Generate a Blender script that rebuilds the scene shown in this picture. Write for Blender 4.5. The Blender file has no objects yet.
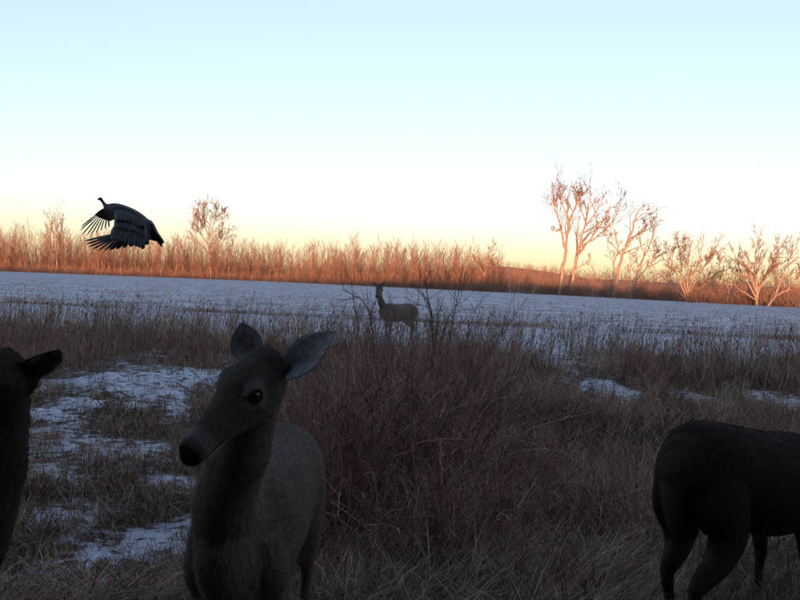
import bpy, math, random
import numpy as np
from mathutils import Vector, Matrix

sc = bpy.context.scene
C = sc.collection
rng = np.random.default_rng(7)
random.seed(7)
R = math.radians

# ------------------------------------------------------------------ camera
CAM = np.array([0.0, 0.0, 1.45]); FPX = 858.0
PITCH = math.atan(18 / FPX); ROLL = math.atan(31 / 800)
cam_d = bpy.data.cameras.new('camera'); cam = bpy.data.objects.new('camera', cam_d); C.objects.link(cam)
cam_d.sensor_width = 36; cam_d.lens = 36 * FPX / 800
cam_d.clip_start = 0.05; cam_d.clip_end = 20000
fwd = np.array([0, math.cos(PITCH), -math.sin(PITCH)]); up0 = np.array([0, math.sin(PITCH), math.cos(PITCH)]); rt0 = np.array([1.0, 0, 0])
# the camera hangs a little askew: its right side is higher, so the horizon runs down to the right
rt = rt0 * math.cos(ROLL) + up0 * math.sin(ROLL); up = up0 * math.cos(ROLL) - rt0 * math.sin(ROLL)
M = Matrix([[rt[i], up[i], -fwd[i], CAM[i]] for i in range(3)] + [[0, 0, 0, 1]])
cam.matrix_world = M
sc.camera = cam

def ray(px, py):
    return fwd + rt * ((px - 400) / FPX) - up * ((py - 300) / FPX)
def at(px, py, d):
    """world point seen at a photo pixel, d metres out along world Y"""
    r = ray(px, py); return CAM + r * (d / r[1])
def gat(px, py, z=0.1):
    r = ray(px, py); return CAM + r * ((z - CAM[2]) / r[2])

# ------------------------------------------------------------------ sky, sun, exposure
SUN_EL, SUN_AZ = 4.0, 10.0                      # behind the camera, a little to the left
w = bpy.data.worlds.new('World'); sc.world = w; w.use_nodes = True
nt = w.node_tree; bg = nt.nodes['Background']
sky = nt.nodes.new('ShaderNodeTexSky'); sky.sky_type = 'NISHITA'; sky.sun_disc = False
sky.sun_elevation = R(SUN_EL); sky.sun_rotation = R(180 + SUN_AZ)
sky.air_density = 1.0; sky.dust_density = 1.0; sky.ozone_density = 1.0
gm = nt.nodes.new('ShaderNodeGamma'); gm.inputs['Gamma'].default_value = 0.6          # sky colours graded flatter: softer steps from zenith to horizon
tn = nt.nodes.new('ShaderNodeMix'); tn.data_type = 'RGBA'; tn.blend_type = 'MULTIPLY'; tn.inputs[0].default_value = 1; tn.inputs[7].default_value = (1.1, 1.19, 1.58, 1)
nt.links.new(sky.outputs[0], gm.inputs['Color']); nt.links.new(gm.outputs[0], tn.inputs[6])
nt.links.new(tn.outputs[2], bg.inputs[0]); bg.inputs[1].default_value = 0.15
sd = bpy.data.lights.new('sun', 'SUN'); sd.energy = 3.7; sd.angle = R(0.6); sd.color = (1.0, 0.43, 0.2)
so = bpy.data.objects.new('sun', sd); C.objects.link(so)
sdir = Vector((math.sin(R(SUN_AZ)) * math.cos(R(SUN_EL)), math.cos(R(SUN_AZ)) * math.cos(R(SUN_EL)), -math.sin(R(SUN_EL))))
so.rotation_euler = sdir.to_track_quat('-Z', 'Y').to_euler(); so.location = (-20, -120, 60)
sc.view_settings.view_transform = 'Standard'; sc.view_settings.look = 'None'
sc.view_settings.gamma = 1; sc.view_settings.use_curve_mapping = False
sc.view_settings.exposure = 1.66

# ------------------------------------------------------------------ helpers
def tag(o, label=None, cat=None, group=None, kind=None):
    if label: o['label'] = label
    if cat: o['category'] = cat
    if group: o['group'] = group
    if kind: o['kind'] = kind
    return o
def link(name, me, mat=None, parent=None):
    o = bpy.data.objects.new(name, me); C.objects.link(o)
    if mat is not None and me is not None and not me.materials: me.materials.append(mat)
    if parent is not None: o.parent = parent
    return o
def empty(name, loc=(0, 0, 0), rz=0.0):
    o = bpy.data.objects.new(name, None); C.objects.link(o); o.location = loc; o.rotation_euler = (0, 0, rz)
    o.empty_display_size = 0.1
    return o
def mesh_np(name, V, F, col=None, smooth=False):
    """V (n,3); F (m,k) array or list of arrays with the same k each"""
    Fs = F if isinstance(F, list) else [F]
    Fs = [np.asarray(f, dtype=np.int32) for f in Fs if len(f)]
    me = bpy.data.meshes.new(name)
    V = np.asarray(V, dtype=np.float32)
    me.vertices.add(len(V)); me.vertices.foreach_set('co', V.ravel())
    tot = np.concatenate([np.full(len(f), f.shape[1], np.int32) for f in Fs]); loops = np.concatenate([f.ravel() for f in Fs])
    me.loops.add(len(loops)); me.loops.foreach_set('vertex_index', loops)
    me.polygons.add(len(tot)); st = np.zeros(len(tot), np.int32); st[1:] = np.cumsum(tot)[:-1]
    me.polygons.foreach_set('loop_start', st)
    try: me.polygons.foreach_set('loop_total', tot)
    except Exception: pass
    if smooth: me.polygons.foreach_set('use_smooth', np.ones(len(tot), bool))
    if col is not None:
        a = me.color_attributes.new('Col', 'FLOAT_COLOR', 'POINT')
        c = np.ones((len(V), 4), np.float32); c[:, :3] = col; a.data.foreach_set('color', c.ravel())
    me.update(); me.validate()
    return me

def _hash(ix, iy, s):
    h = (ix.astype(np.int64) * 374761393 + iy.astype(np.int64) * 668265263 + s * 982451653) & 0x7fffffff
    h = ((h ^ (h >> 13)) * 1274126177) & 0x7fffffff
    return ((h ^ (h >> 16)) & 0xffff) / 65535.0
def vnoise(x, y, s=0):
    ix = np.floor(x); iy = np.floor(y); fx = x - ix; fy = y - iy
    fx = fx * fx * (3 - 2 * fx); fy = fy * fy * (3 - 2 * fy)
    a = _hash(ix, iy, s); b = _hash(ix + 1, iy, s); c = _hash(ix, iy + 1, s); d = _hash(ix + 1, iy + 1, s)
    return (a * (1 - fx) + b * fx) * (1 - fy) + (c * (1 - fx) + d * fx) * fy
def fbm(x, y, s=0, o=4):
    v = 0; a = 0.5; t = 0
    for i in range(o):
        v = v + a * vnoise(x * 2 ** i + 17.3 * i, y * 2 ** i - 9.1 * i, s + i); t += a; a *= 0.5
    return v / t
def sstep(a, b, x):
    t = np.clip((x - a) / (b - a), 0, 1); return t * t * (3 - 2 * t)

def nmat(name, rough=0.9, spec=0.2):
    m = bpy.data.materials.new(name); m.use_nodes = True
    b = m.node_tree.nodes['Principled BSDF']; b.inputs['Roughness'].default_value = rough
    b.inputs['Specular IOR Level'].default_value = spec
    return m, m.node_tree, b
def mat_attr(name, rough=0.9, scale=40.0, amt=0.35, sheen=0.0, spec=0.2, bump=0.0):
    """colour attribute, broken up by object-space noise"""
    m, t, b = nmat(name, rough, spec)
    at_ = t.nodes.new('ShaderNodeAttribute'); at_.attribute_name = 'Col'
    tc = t.nodes.new('ShaderNodeTexCoord'); nz = t.nodes.new('ShaderNodeTexNoise'); nz.inputs['Scale'].default_value = scale; nz.inputs['Detail'].default_value = 4
    mr = t.nodes.new('ShaderNodeMapRange'); mr.inputs['From Min'].default_value = 0.3; mr.inputs['From Max'].default_value = 0.7
    mr.inputs['To Min'].default_value = 1 - amt; mr.inputs['To Max'].default_value = 1 + amt
    mx = t.nodes.new('ShaderNodeVectorMath'); mx.operation = 'SCALE'
    t.links.new(tc.outputs['Object'], nz.inputs['Vector']); t.links.new(nz.outputs['Fac'], mr.inputs['Value'])
    t.links.new(at_.outputs['Color'], mx.inputs[0]); t.links.new(mr.outputs['Result'], mx.inputs['Scale'])
    t.links.new(mx.outputs[0], b.inputs['Base Color'])
    if sheen: b.inputs['Sheen Weight'].default_value = sheen
    if bump:
        bp = t.nodes.new('ShaderNodeBump'); bp.inputs['Strength'].default_value = bump; bp.inputs['Distance'].default_value = 0.01
        t.links.new(nz.outputs['Fac'], bp.inputs['Height']); t.links.new(bp.outputs[0], b.inputs['Normal'])
    return m
def mat_ramp(name, cols, scale, rough=0.9, bump=0.0, dist=0.02, detail=6, stretch=None):
    m, t, b = nmat(name, rough)
    tc = t.nodes.new('ShaderNodeTexCoord'); nz = t.nodes.new('ShaderNodeTexNoise'); nz.inputs['Scale'].default_value = scale; nz.inputs['Detail'].default_value = detail
    src = tc.outputs['Object']
    if stretch:
        mp = t.nodes.new('ShaderNodeMapping'); mp.inputs['Scale'].default_value = stretch; t.links.new(src, mp.inputs[0]); src = mp.outputs[0]
    t.links.new(src, nz.inputs['Vector'])
    cr = t.nodes.new('ShaderNodeValToRGB'); e = cr.color_ramp.elements
    e[0].position = 0.3; e[0].color = (*cols[0], 1); e[1].position = 0.7; e[1].color = (*cols[-1], 1)
    for i, c in enumerate(cols[1:-1]):
        k = e.new(0.3 + 0.4 * (i + 1) / (len(cols) - 1)); k.color = (*c, 1)
    t.links.new(nz.outputs['Fac'], cr.inputs[0]); t.links.new(cr.outputs[0], b.inputs['Base Color'])
    if bump:
        bp = t.nodes.new('ShaderNodeBump'); bp.inputs['Strength'].default_value = bump; bp.inputs['Distance'].default_value = dist
        t.links.new(nz.outputs['Fac'], bp.inputs['Height']); t.links.new(bp.outputs[0], b.inputs['Normal'])
    return m

M_GRASS = mat_attr('dead_grass', 0.85, 6.0, 0.25)
M_CANE = mat_attr('bramble_cane', 0.75, 30.0, 0.3)
M_FUR = mat_attr('deer_fur', 0.95, 55.0, 0.22, sheen=0.0, spec=0.05, bump=0.15)
M_FEATHER = mat_attr('feather', 0.55, 30.0, 0.3, spec=0.35)
M_BARK = mat_ramp('bark', [(.16, .115, .085), (.27, .2, .15), (.36, .28, .21)], 1.3, 0.9, 0.3, 0.05, stretch=(6, 6, 1))
M_TWIG = mat_ramp('twig_bark', [(.15, .088, .06), (.3, .185, .125)], 0.35)
M_EYE, _t, _b = nmat('eye', 0.22, 0.4); _b.inputs['Base Color'].default_value = (.006, .005, .004, 1)
M_HILL = mat_ramp('hillside', [(.05, .04, .028), (.12, .09, .06), (.2, .155, .1)], 0.25, 0.95, 0.5, 0.3)
M_FARHILL = mat_ramp('wooded_hillside', [(.16, .09, .055), (.3, .17, .1), (.36, .22, .14)], 0.12, 0.95, 0.8, 1.5, stretch=(1, 1, 0.3))
M_NEEDLE = mat_attr('cedar_needles', 0.8, 3.0, 0.4)

# ------------------------------------------------------------------ ground
def patch(px, py, rx, ry):
    """snow patch given in photo pixels -> ellipse on the ground (centre x, y, half width, half depth)"""
    c = gat(px, py); a = gat(px + rx, py); n = gat(px, py + ry); f = gat(px, py - ry)
    return c[0], c[1], abs(a[0] - c[0]), abs(f[1] - n[1]) / 2
PATCH = [patch(*p) for p in [(130, 382, 85, 16), (75, 400, 55, 24), (100, 437, 60, 18), (50, 460, 45, 14), (95, 545, 110, 34), (20, 560, 70, 26), (60, 415, 60, 20), (150, 395, 60, 16), (50, 495, 70, 16), (150, 440, 45, 12), (150, 515, 50, 12), (590, 344, 50, 7), (660, 356, 50, 6),
    (352, 563, 26, 9), (552, 366, 13, 13), (612, 352, 18, 5), (640, 545, 12, 8), (555, 545, 40, 10), (500, 530, 26, 8), (240, 372, 40, 9), (605, 388, 18, 7),
    (700, 400, 24, 5), (780, 402, 18, 6), (515, 560, 30, 7), (170, 470, 30, 9)]]
def patchv(x, y):
    v = np.zeros_like(x)
    for cx, cy, a, b in PATCH:
        v = np.maximum(v, np.exp(-(((x - cx) / a) ** 2 + ((y - cy) / b) ** 2) * 0.7))
    return v
def snowmask(x, y):
    """1 where snow lies open, 0 where dead grass covers it"""
    v = patchv(x, y)
    n = fbm(x * 1.1 + 3, y * 0.8, 5, 4)
    near = v * 1.25 + ((n - 0.5) * 2.2 + (fbm(x * 4.1, y * 3.3, 15, 3) - .5) * 1.5) * (v > .02) - .03
    edge = 16.6 - .3 * sstep(1.5, 4, x) + 1.2 * sstep(-3, -6, x) + 1.6 * (vnoise(x * 0.35, x * 0 + 2, 9) - 0.5)
    far = sstep(-1.2, 1.6, y - edge + (n - 0.5) * 4.0)
    strip = np.exp(-((y - strip_y(x)) / 0.45) ** 2)
    return np.clip(np.maximum(near, far * 1.2) - strip * 0.9, 0, 1)
def strip_y(x):
    return 26.5 - 0.16 * x + 0.5 * (vnoise(x * 0.3, x * 0, 3) - 0.5)
def ground_z(x, y):
    n = fbm(x * 0.8, y * 0.8, 11, 4) - 0.5
    near = 1 - sstep(14, 22, y)
    far = sstep(150, 700, y)
    return 0.2 * sstep(6, 17, y) + n * (0.16 * near + 0.05) * (1 - far) + 0.05 * np.exp(-((y - strip_y(x)) / 0.5) ** 2)

def axis(lo, a, b, hi, step, g):
    mid = np.arange(a, b + 1e-6, step); r = [mid[-1]]; s = step
    while r[-1] < hi: s *= g; r.append(r[-1] + s)
    l = [mid[0]]; s = step
    while l[-1] > lo: s *= g; l.append(l[-1] - s)
    return np.concatenate([l[:0:-1], mid, r[1:]])
gx = axis(-2500, -11, 11, 2500, 0.085, 1.07); gy = axis(-320, 1.0, 30, 4000, 0.085, 1.07)
GX, GY = np.meshgrid(gx, gy); GZ = ground_z(GX, GY)
nx, ny = len(gx), len(gy)
idx = np.arange(nx * ny).reshape(ny, nx)
F = np.stack([idx[:-1, :-1], idx[:-1, 1:], idx[1:, 1:], idx[1:, :-1]], -1).reshape(-1, 4)
S = snowmask(GX, GY)
GZ = GZ + 0.03 * S * (GY < 30)
gme = mesh_np('ground', np.stack([GX, GY, GZ], -1).reshape(-1, 3), F, np.stack([S, sstep(22, 30, GY), S * 0], -1).reshape(-1, 3), True)
m, t, b = nmat('snowy_ground', 0.8, 0.2)
L = t.links.new; N = t.nodes.new
geo = N('ShaderNodeNewGeometry'); atr = N('ShaderNodeAttribute'); atr.attribute_name = 'Col'; sep = N('ShaderNodeSeparateColor'); L(atr.outputs['Color'], sep.inputs[0])
def noise(scale, detail=5, stretch=(1, 1, 1), rough=0.6):
    mp = N('ShaderNodeMapping'); mp.inputs['Scale'].default_value = stretch; L(geo.outputs['Position'], mp.inputs[0])
    n = N('ShaderNodeTexNoise'); n.inputs['Scale'].default_value = scale; n.inputs['Detail'].default_value = detail; n.inputs['Roughness'].default_value = rough; L(mp.outputs[0], n.inputs['Vector']); return n
def ramp(src, stops):
    c = N('ShaderNodeValToRGB'); e = c.color_ramp.elements
    e[0].position, e[0].color = stops[0][0], (*stops[0][1], 1); e[1].position, e[1].color = stops[-1][0], (*stops[-1][1], 1)
    for p, q in stops[1:-1]: k = e.new(p); k.color = (*q, 1)
    L(src, c.inputs[0]); return c
def math_(op, a, bb):
    n = N('ShaderNodeMath'); n.operation = op
    for i, v in enumerate((a, bb)):
        if hasattr(v, 'links'): L(v, n.inputs[i])
        else: n.inputs[i].default_value = v
    return n.outputs[0]
litter = ramp(noise(14, 8).outputs['Fac'], [(0.3, (.03, .022, .015)), (0.5, (.085, .06, .04)), (0.72, (.17, .13, .085))])
snowc = ramp(noise(5, 6).outputs['Fac'], [(0.3, (.36, .37, .40)), (0.7, (.64, .65, .68))])
# near: the mask, torn up by fine noise; field: thin snow, soil showing in broken rows
nn = noise(9, 8, (1, 1, 1), 0.7).outputs['Fac']
nearfac = math_('ADD', math_('MULTIPLY', sep.outputs[0], 0.74), math_('MULTIPLY', math_('SUBTRACT', nn, 0.5), 4.2))
rows = noise(1.0, 7, (0.55, 2.6, 1), 0.72).outputs['Fac']
fieldfac = math_('ADD', math_('MULTIPLY', math_('SUBTRACT', rows, 0.50), 6.5), 0.52)
nearr = N('ShaderNodeMapRange'); L(nearfac, nearr.inputs['Value']); nearr.inputs['From Min'].default_value = 0.38; nearr.inputs['From Max'].default_value = 0.62
fr = N('ShaderNodeMapRange'); L(fieldfac, fr.inputs['Value']); fr.inputs['From Min'].default_value = 0.2; fr.inputs['From Max'].default_value = 0.8; fr.inputs['To Min'].default_value = 0.25
fm = N('ShaderNodeMix'); fm.data_type = 'FLOAT'; L(sep.outputs[1], fm.inputs[0]); L(nearr.outputs[0], fm.inputs[2]); L(fr.outputs[0], fm.inputs[3])
mc = N('ShaderNodeMix'); mc.data_type = 'RGBA'; L(fm.outputs[0], mc.inputs[0]); L(litter.outputs[0], mc.inputs[6]); L(snowc.outputs[0], mc.inputs[7])
L(mc.outputs[2], b.inputs['Base Color'])
bp = N('ShaderNodeBump'); bp.inputs['Strength'].default_value = 0.8; bp.inputs['Distance'].default_value = 0.05
L(math_('ADD', nn, math_('MULTIPLY', rows, 1.0)), bp.inputs['Height']); L(bp.outputs[0], b.inputs['Normal'])
tag(link('ground', gme, m), 'snow dusted field and matted ground running to the far trees', 'ground', kind='structure')

# unseen ridge added behind the camera, its crest shaped so it keeps field and animals in shade while the far trees still catch the sun
def ridge():
    xs = np.linspace(-420, 320, 75); ys = np.linspace(-210, -6, 42)
    X, Y = np.meshgrid(xs, ys)
    crest = np.interp(X, [-420, -250, -90, -45, -13, 17, 60, 320], [18, 22, RC[0], RC[1], RC[2], RC[3], RC[4], 9]) + 1.0 * (fbm(X * .05, Y * .05, 31, 3) - .5)
    prof = np.where(Y > -70, 1 - sstep(-70, -6, Y) ** 0.8, 1 - 0.8 * sstep(-70, -210, Y) * 0 - 0.5 * sstep(70, 210, -Y))
    endf = sstep(-420, -330, X) * (1 - sstep(240, 320, X))
    Z = crest * prof * endf + (fbm(X * .12, Y * .12, 33, 4) - .5) * 1.2 * sstep(-6, -20, Y * -1 * -1) - 0.4
    n0, n1 = X.shape; id_ = np.arange(n0 * n1).reshape(n0, n1)
    f = np.stack([id_[:-1, :-1], id_[:-1, 1:], id_[1:, 1:], id_[1:, :-1]], -1).reshape(-1, 4)
    tag(link('hill', mesh_np('hill', np.stack([X, Y, Z], -1).reshape(-1, 3), f, None, True), M_HILL), 'long grassy ridge added unseen behind the camera to shade the field', 'hill', kind='structure')
RC = [22.6, 21.3, 19.0, 12.8, 9.2]
ridge()

# ------------------------------------------------------------------ tubes and trees
def tubes(lines, sides=4):
    """lines: list of (points (n,3), radii (n,)) -> V, F of tapered tubes"""
    VV, FF, off = [], [], 0
    ang = np.arange(sides) * 2 * np.pi / sides
    ca, sa = np.cos(ang), np.sin(ang)
    for P, r in lines:
        P = np.asarray(P, float); r = np.asarray(r, float); n = len(P)
        T = np.gradient(P, axis=0); T /= np.linalg.norm(T, axis=1)[:, None] + 1e-9
        h = np.array([0.3, 0.2, 0.93]) if abs(T[0][2]) < 0.8 else np.array([0.94, 0.33, 0.1])
        A = np.cross(T, h); A /= np.linalg.norm(A, axis=1)[:, None] + 1e-9; B = np.cross(T, A)
        ring = P[:, None] + r[:, None, None] * (A[:, None] * ca[None, :, None] + B[:, None] * sa[None, :, None])
        VV.append(ring.reshape(-1, 3))
        i = np.arange(n * sides).reshape(n, sides); j = np.roll(i, -1, 1)
        FF.append(np.stack([i[:-1], j[:-1], j[1:], i[1:]], -1).reshape(-1, 4) + off); off += n * sides
    return np.concatenate(VV), np.concatenate(FF)
def catmull(A, per=5):
    A = np.asarray(A, float); n = len(A); B = np.concatenate([[2 * A[0] - A[1]], A, [2 * A[-1] - A[-2]]]); out = []
    for i in range(n - 1):
        p0, p1, p2, p3 = B[i:i + 4]
        for s in np.linspace(0, 1, per, endpoint=False):
            out.append(.5 * (2 * p1 + (p2 - p0) * s + (2 * p0 - 5 * p1 + 4 * p2 - p3) * s * s + (3 * p1 - p0 - 3 * p2 + p3) * s ** 3))
    out.append(A[-1]); return np.array(out)
def unit(v): v = np.asarray(v, float); return v / (np.linalg.norm(v) + 1e-9)
def rdir(rs, d, ang):
    """direction d tilted by ang radians to a random side"""
    a = rs.normal(size=3); a = unit(a - d * np.dot(a, d)); return unit(d * math.cos(ang) + a * math.sin(ang))
def branch(rs, p, d, ln, r0, r1, n=4, wob=0.12, upb=0.1):
    P = [np.array(p, float)]; d = unit(d)
    for i in range(n):
        d = unit(d + rs.normal(size=3) * wob + np.array([0, 0, upb])); P.append(P[-1] + d * ln / n)
    return np.array(P), np.linspace(r0, r1, n + 1)
def grow(rs, line, out, depth, kids, ang, ratio, rmin, start=0.25, upb=0.12, wob=0.12):
    """twigs off a limb, recursively; out[depth] collects the lines"""
    P, r = line; n = len(P) - 1; ln = np.linalg.norm(np.diff(P, axis=0), axis=1).sum()
    k = max(1, int(rs.poisson(kids[0])))
    for i in range(k):
        t = start + (1 - start) * (i + rs.random()) / k
        f = min(t * n, n - 1e-4); j = int(f); q = P[j] + (P[j + 1] - P[j]) * (f - j); rad = r[j] + (r[j + 1] - r[j]) * (f - j)
        d = rdir(rs, unit(P[j + 1] - P[j]), ang * rs.uniform(0.6, 1.3))
        l2 = ln * ratio * rs.uniform(0.6, 1.25) * (1.15 - 0.55 * t)
        b2 = branch(rs, q, d, l2, max(rad * 0.6, rmin), rmin, 3 if depth > 0 else 2, wob, upb)
        out[depth].append(b2)
        if depth > 0: grow(rs, b2, out, depth - 1, kids[1:], ang, ratio, rmin, 0.2, upb, wob)

def young_tree(seed, h, fine=True):
    rs = np.random.default_rng(seed)
    tr = branch(rs, (0, 0, -0.3), (rs.normal() * .06, rs.normal() * .06, 1), h, 0.035 + h * .0052, 0.015, 6, 0.06, 0.05)
    out = {0: [], 1: []}
    grow(rs, tr, out, 1, [20, 7] if fine else [14, 4], 0.6, 0.32, 0.014 if fine else 0.018, 0.15, 0.13)
    V1, F1 = tubes([tr], 5); L2 = out[1] + out[0]; V2, F2 = tubes(L2, 3)
    return np.concatenate([V1, V2]), np.concatenate([F1, F2 + len(V1)])

# far edge of the field, as points on the ground: it comes nearer on the right
EDGE = np.array([(-190, 212), (-104, 223), (-35.6, 234), (0, 190), (26.7, 153), (47.6, 102), (62, 70)])
def edge_y(x): return np.interp(x, EDGE[:, 0], EDGE[:, 1])
def edge_d(px):
    """distance of the field's far edge in the direction of a photo column"""
    s = (px - 400) / FPX
    ys = np.linspace(60, 260, 2001); k = np.argmin(np.abs(edge_y(ys * s) - ys)); return ys[k]

protos = []
for i in range(16):
    V, F = young_tree(100 + i, 1.0 * rng.uniform(8, 12.5)); me = mesh_np('young_tree', V, F); me.materials.append(M_TWIG); protos.append(me)
n_y = 0
while n_y < 285:
    px = rng.uniform(-25, 560); d0 = edge_d(px); back = rng.uniform(0.5, 22) if n_y > 90 else rng.uniform(0.3, 6)
    d = d0 + back; x = (px - 400) / FPX * d
    o = link('young_tree', protos[rng.integers(16)]); o.location = (x, d, 0.2)
    hs = np.interp(px, [0, 60, 300, 420, 480, 500, 560], [1.08, 1.02, 1.0, 0.9, 0.84, .55, .5]) * rng.uniform(0.72, 1.1) * (.82 + .36 * float(vnoise(np.array([px * .05]), np.array([1.]), 21)[0]))
    o.scale = (hs * rng.uniform(.9, 1.15), hs * 1.0, hs); o.rotation_euler = (0, 0, rng.uniform(0, 6.28))
    tag(o, 'slender bare young tree glowing orange in the dense row along the far field edge', 'tree', 'young trees along the far field edge')
    n_y += 1
# the wood behind them, one mass
def mass(name, label, spots, seeds, fine, hr, group=None):
    base = [young_tree(s, 10.0, fine) for s in seeds]; VV, FF, off = [], [], 0
    for (x, y, z, h) in spots:
        V, F = base[rng.integers(len(base))]; a = rng.uniform(0, 6.28); s = h / 10.0
        Rm = np.array([[math.cos(a), -math.sin(a), 0], [math.sin(a), math.cos(a), 0], [0, 0, 1]])
        VV.append(V @ Rm.T * [s * hr, s * hr, s] + [x, y, z]); FF.append(F + off); off += len(V)
    o = link(name, mesh_np(name, np.concatenate(VV), np.concatenate(FF)), M_TWIG)
    return tag(o, label, 'wood', kind='stuff')
sp = []
for i in range(760):
    px = rng.uniform(-60, 580); d = edge_d(min(px, 540)) + rng.uniform(8, 60); sp.append(((px - 400) / FPX * d, d, 0.1, 11.6 * rng.uniform(.75, 1.08) * np.interp(px, [0, 300, 480, 500, 560], [1, .95, .82, .5, .45])))
mass('woodland', 'mass of bare orange woodland behind the far row of young trees', sp, range(300, 312), False, 1.0)
# brush along the foot of the wood and under the big trees on the right
def brush(spots, name, label, hmin, hmax, n):
    lines = []
    for i in range(n):
        x, y = spots(i); h = rng.uniform(hmin, hmax)
        for k in range(4):
            d = unit([rng.normal() * .35, rng.normal() * .35, 1]); lines.append(branch(rng, (x + rng.normal() * .3, y + rng.normal() * .3, 0.1), d, h * rng.uniform(.6, 1), 0.022, 0.012, 3, 0.18, 0.03))
            q = lines[-1][0][1]; lines.append(branch(rng, q, unit(d + rng.normal(size=3) * .5), h * .5, 0.016, 0.01, 2, .2, .05))
    V, F = tubes(lines, 3); tag(link(name, mesh_np(name, V, F), M_TWIG), label, 'brush', kind='stuff')
def s_left(i):
    px = rng.uniform(-40, 570); d = edge_d(px) + rng.uniform(-0.5, 8); return (px - 400) / FPX * d, d
def s_right(i):
    px = rng.uniform(545, 860); d = edge_d(min(px, 800)) + abs(rng.normal()) * 9 + 1; return (px - 400) / FPX * d, d
brush(s_left, 'underbrush', 'low bare brush along the foot of the far wood', 1.2, 3.4, 1500)
def s_back(i):
    px = rng.uniform(-60, 500); d = edge_d(px) + rng.uniform(8, 48); return (px - 400) / FPX * d, d
brush(s_back, 'underbrush', 'taller bare brush standing deep inside the far wood', 4.0, 8.5, 2600)
brush(s_right, 'underbrush', 'tangled orange brush filling the gaps between the large trees', 1.2, 3.6, 1300)
sp = []
for i in range(260):
    px = rng.uniform(540, 900); d = edge_d(min(px, 800)) + rng.uniform(12, 60); sp.append(((px - 400) / FPX * d, d, 0.1, rng.uniform(3.2, 6.0)))
mass('woodland', 'low bare wood seen through the large trees on the right', sp, range(320, 328), False, 1.5)

# far wooded hill
def far_hill():
    xs = np.linspace(-130, 420, 140); ys = np.linspace(400, 640, 60); X, Y = np.meshgrid(xs, ys)
    prof = np.interp(X, [-130, 20, 45, 62, 85, 110, 420], [0, 5, 12.5, 13.2, 11.0, 8, 6])
    Z = prof * np.exp(-((Y - 500) / 55) ** 2) + (fbm(X * .12, Y * .12, 41, 3) - .5) * 1.6 - 0.5
    i = np.arange(X.size).reshape(X.shape); f = np.stack([i[:-1, :-1], i[:-1, 1:], i[1:, 1:], i[1:, :-1]], -1).reshape(-1, 4)
    tag(link('hill', mesh_np('hill', np.stack([X, Y, Z], -1).reshape(-1, 3), f, None, True), M_FARHILL), 'low rounded reddish hill beyond the far wood', 'hill', kind='structure')
    sp = []
    for k in range(900):
        x = rng.uniform(-60, 300); y = rng.uniform(440, 520)
        z = np.interp(x, [-130, 20, 45, 62, 85, 110, 420], [0, 5, 12.5, 13.2, 11.0, 8, 6]) * math.exp(-((y - 500) / 55) ** 2) - 0.8
        sp.append((x, y, z, rng.uniform(2.5, 4.2)))
    mass('woodland', 'bare trees covering the low rounded hill', sp, range(340, 346), False, 2.2)
far_hill()

def guided_tree(name, label, group, limbs, doff, kids, ratio, rmin, seed, twdepth=2, extra=4, ang=0.62, upb=0.06):
    """big tree: limbs are photo polylines [(px, py), ...] with a base radius, set at the field edge's distance; depth spread is random"""
    rs = np.random.default_rng(seed); d0 = edge_d(limbs[0][0][0][0]) + doff; pb = limbs[0][0][0][1]
    limbs = [([(a, pb + (b_ - pb) * .93) for a, b_ in p_], r_) for p_, r_ in limbs]
    base = at(*limbs[0][0][0], d0); base[2] = 0.1
    main, out = [], {k: [] for k in range(twdepth + 1)}
    for li, (pts, r0) in enumerate(limbs):
        k = len(pts); z = 0 if li == 0 else rs.normal() * 1.0
        P = [at(px, py, d0 + z * (j / max(1, k - 1)) * (1 if li else 0.4)) - base for j, (px, py) in enumerate(pts)]
        if li == 0: P[0][2] = -0.3
        P = np.array(P)
        # densify with a little wobble
        Q = catmull(P, 4); tt = np.linspace(0, k - 1, len(Q))
        Q[1:-1] += rs.normal(size=(len(Q) - 2, 3)) * np.linalg.norm(P[-1] - P[0]) * 0.005
        main.append((Q, (r0 * .74 * (1 - tt / (k - 1)) ** .8 + rmin * 1.5) * np.where(tt < 0.01, 1.35, 1)))
    ntr = len(main)
    for e in range(extra):      # limbs that come towards or away from the viewer, so that the crown has depth
        P, r = main[rs.integers(ntr)]; j = rs.integers(len(P) // 3, len(P) - 1); s = rs.choice([-1, 1])
        d = unit([rs.normal() * .35, s * 0.7, 1.0]); main.append(branch(rs, P[j], d, np.linalg.norm(P[-1] - P[0]) * rs.uniform(.35, .6), r[j] * .6, rmin * 1.5, 5, .1, .1))
    for ln in main: grow(rs, ln, out, twdepth, kids, ang, ratio, rmin, 0.3, upb)
    root = empty(name, base); tag(root, label, 'tree', group)
    V, F = tubes(main[:1], 8); link('trunk', mesh_np('trunk', V, F, None, True), M_BARK, root)
    for ln in main[1:]:
        V, F = tubes([ln], 6); link('limb', mesh_np('limb', V, F, None, True), M_BARK, root)
    V, F = tubes(sum((out[k] for k in out), []), 3); tag(link('crown', mesh_np('crown', V, F), M_TWIG, root), kind='stuff')
    return root
G = 'large bare trees at the far right field edge'
guided_tree('cottonwood_tree', 'tallest bare tree with pale trunk, left one of the leaning pair', G,
    [([(560, 297), (563, 265), (567, 240), (568, 218), (567, 195), (570, 178)], .42), ([(565, 245), (560, 220), (555, 200), (558, 183)], .2), ([(568, 222), (575, 200), (582, 180)], .17),
     ([(567, 230), (560, 226), (552, 224)], .08), ([(569, 215), (562, 195), (560, 180)], .12)], 1, [10, 6, 5], 0.39, 0.0203, 11, 2, 5)
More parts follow.
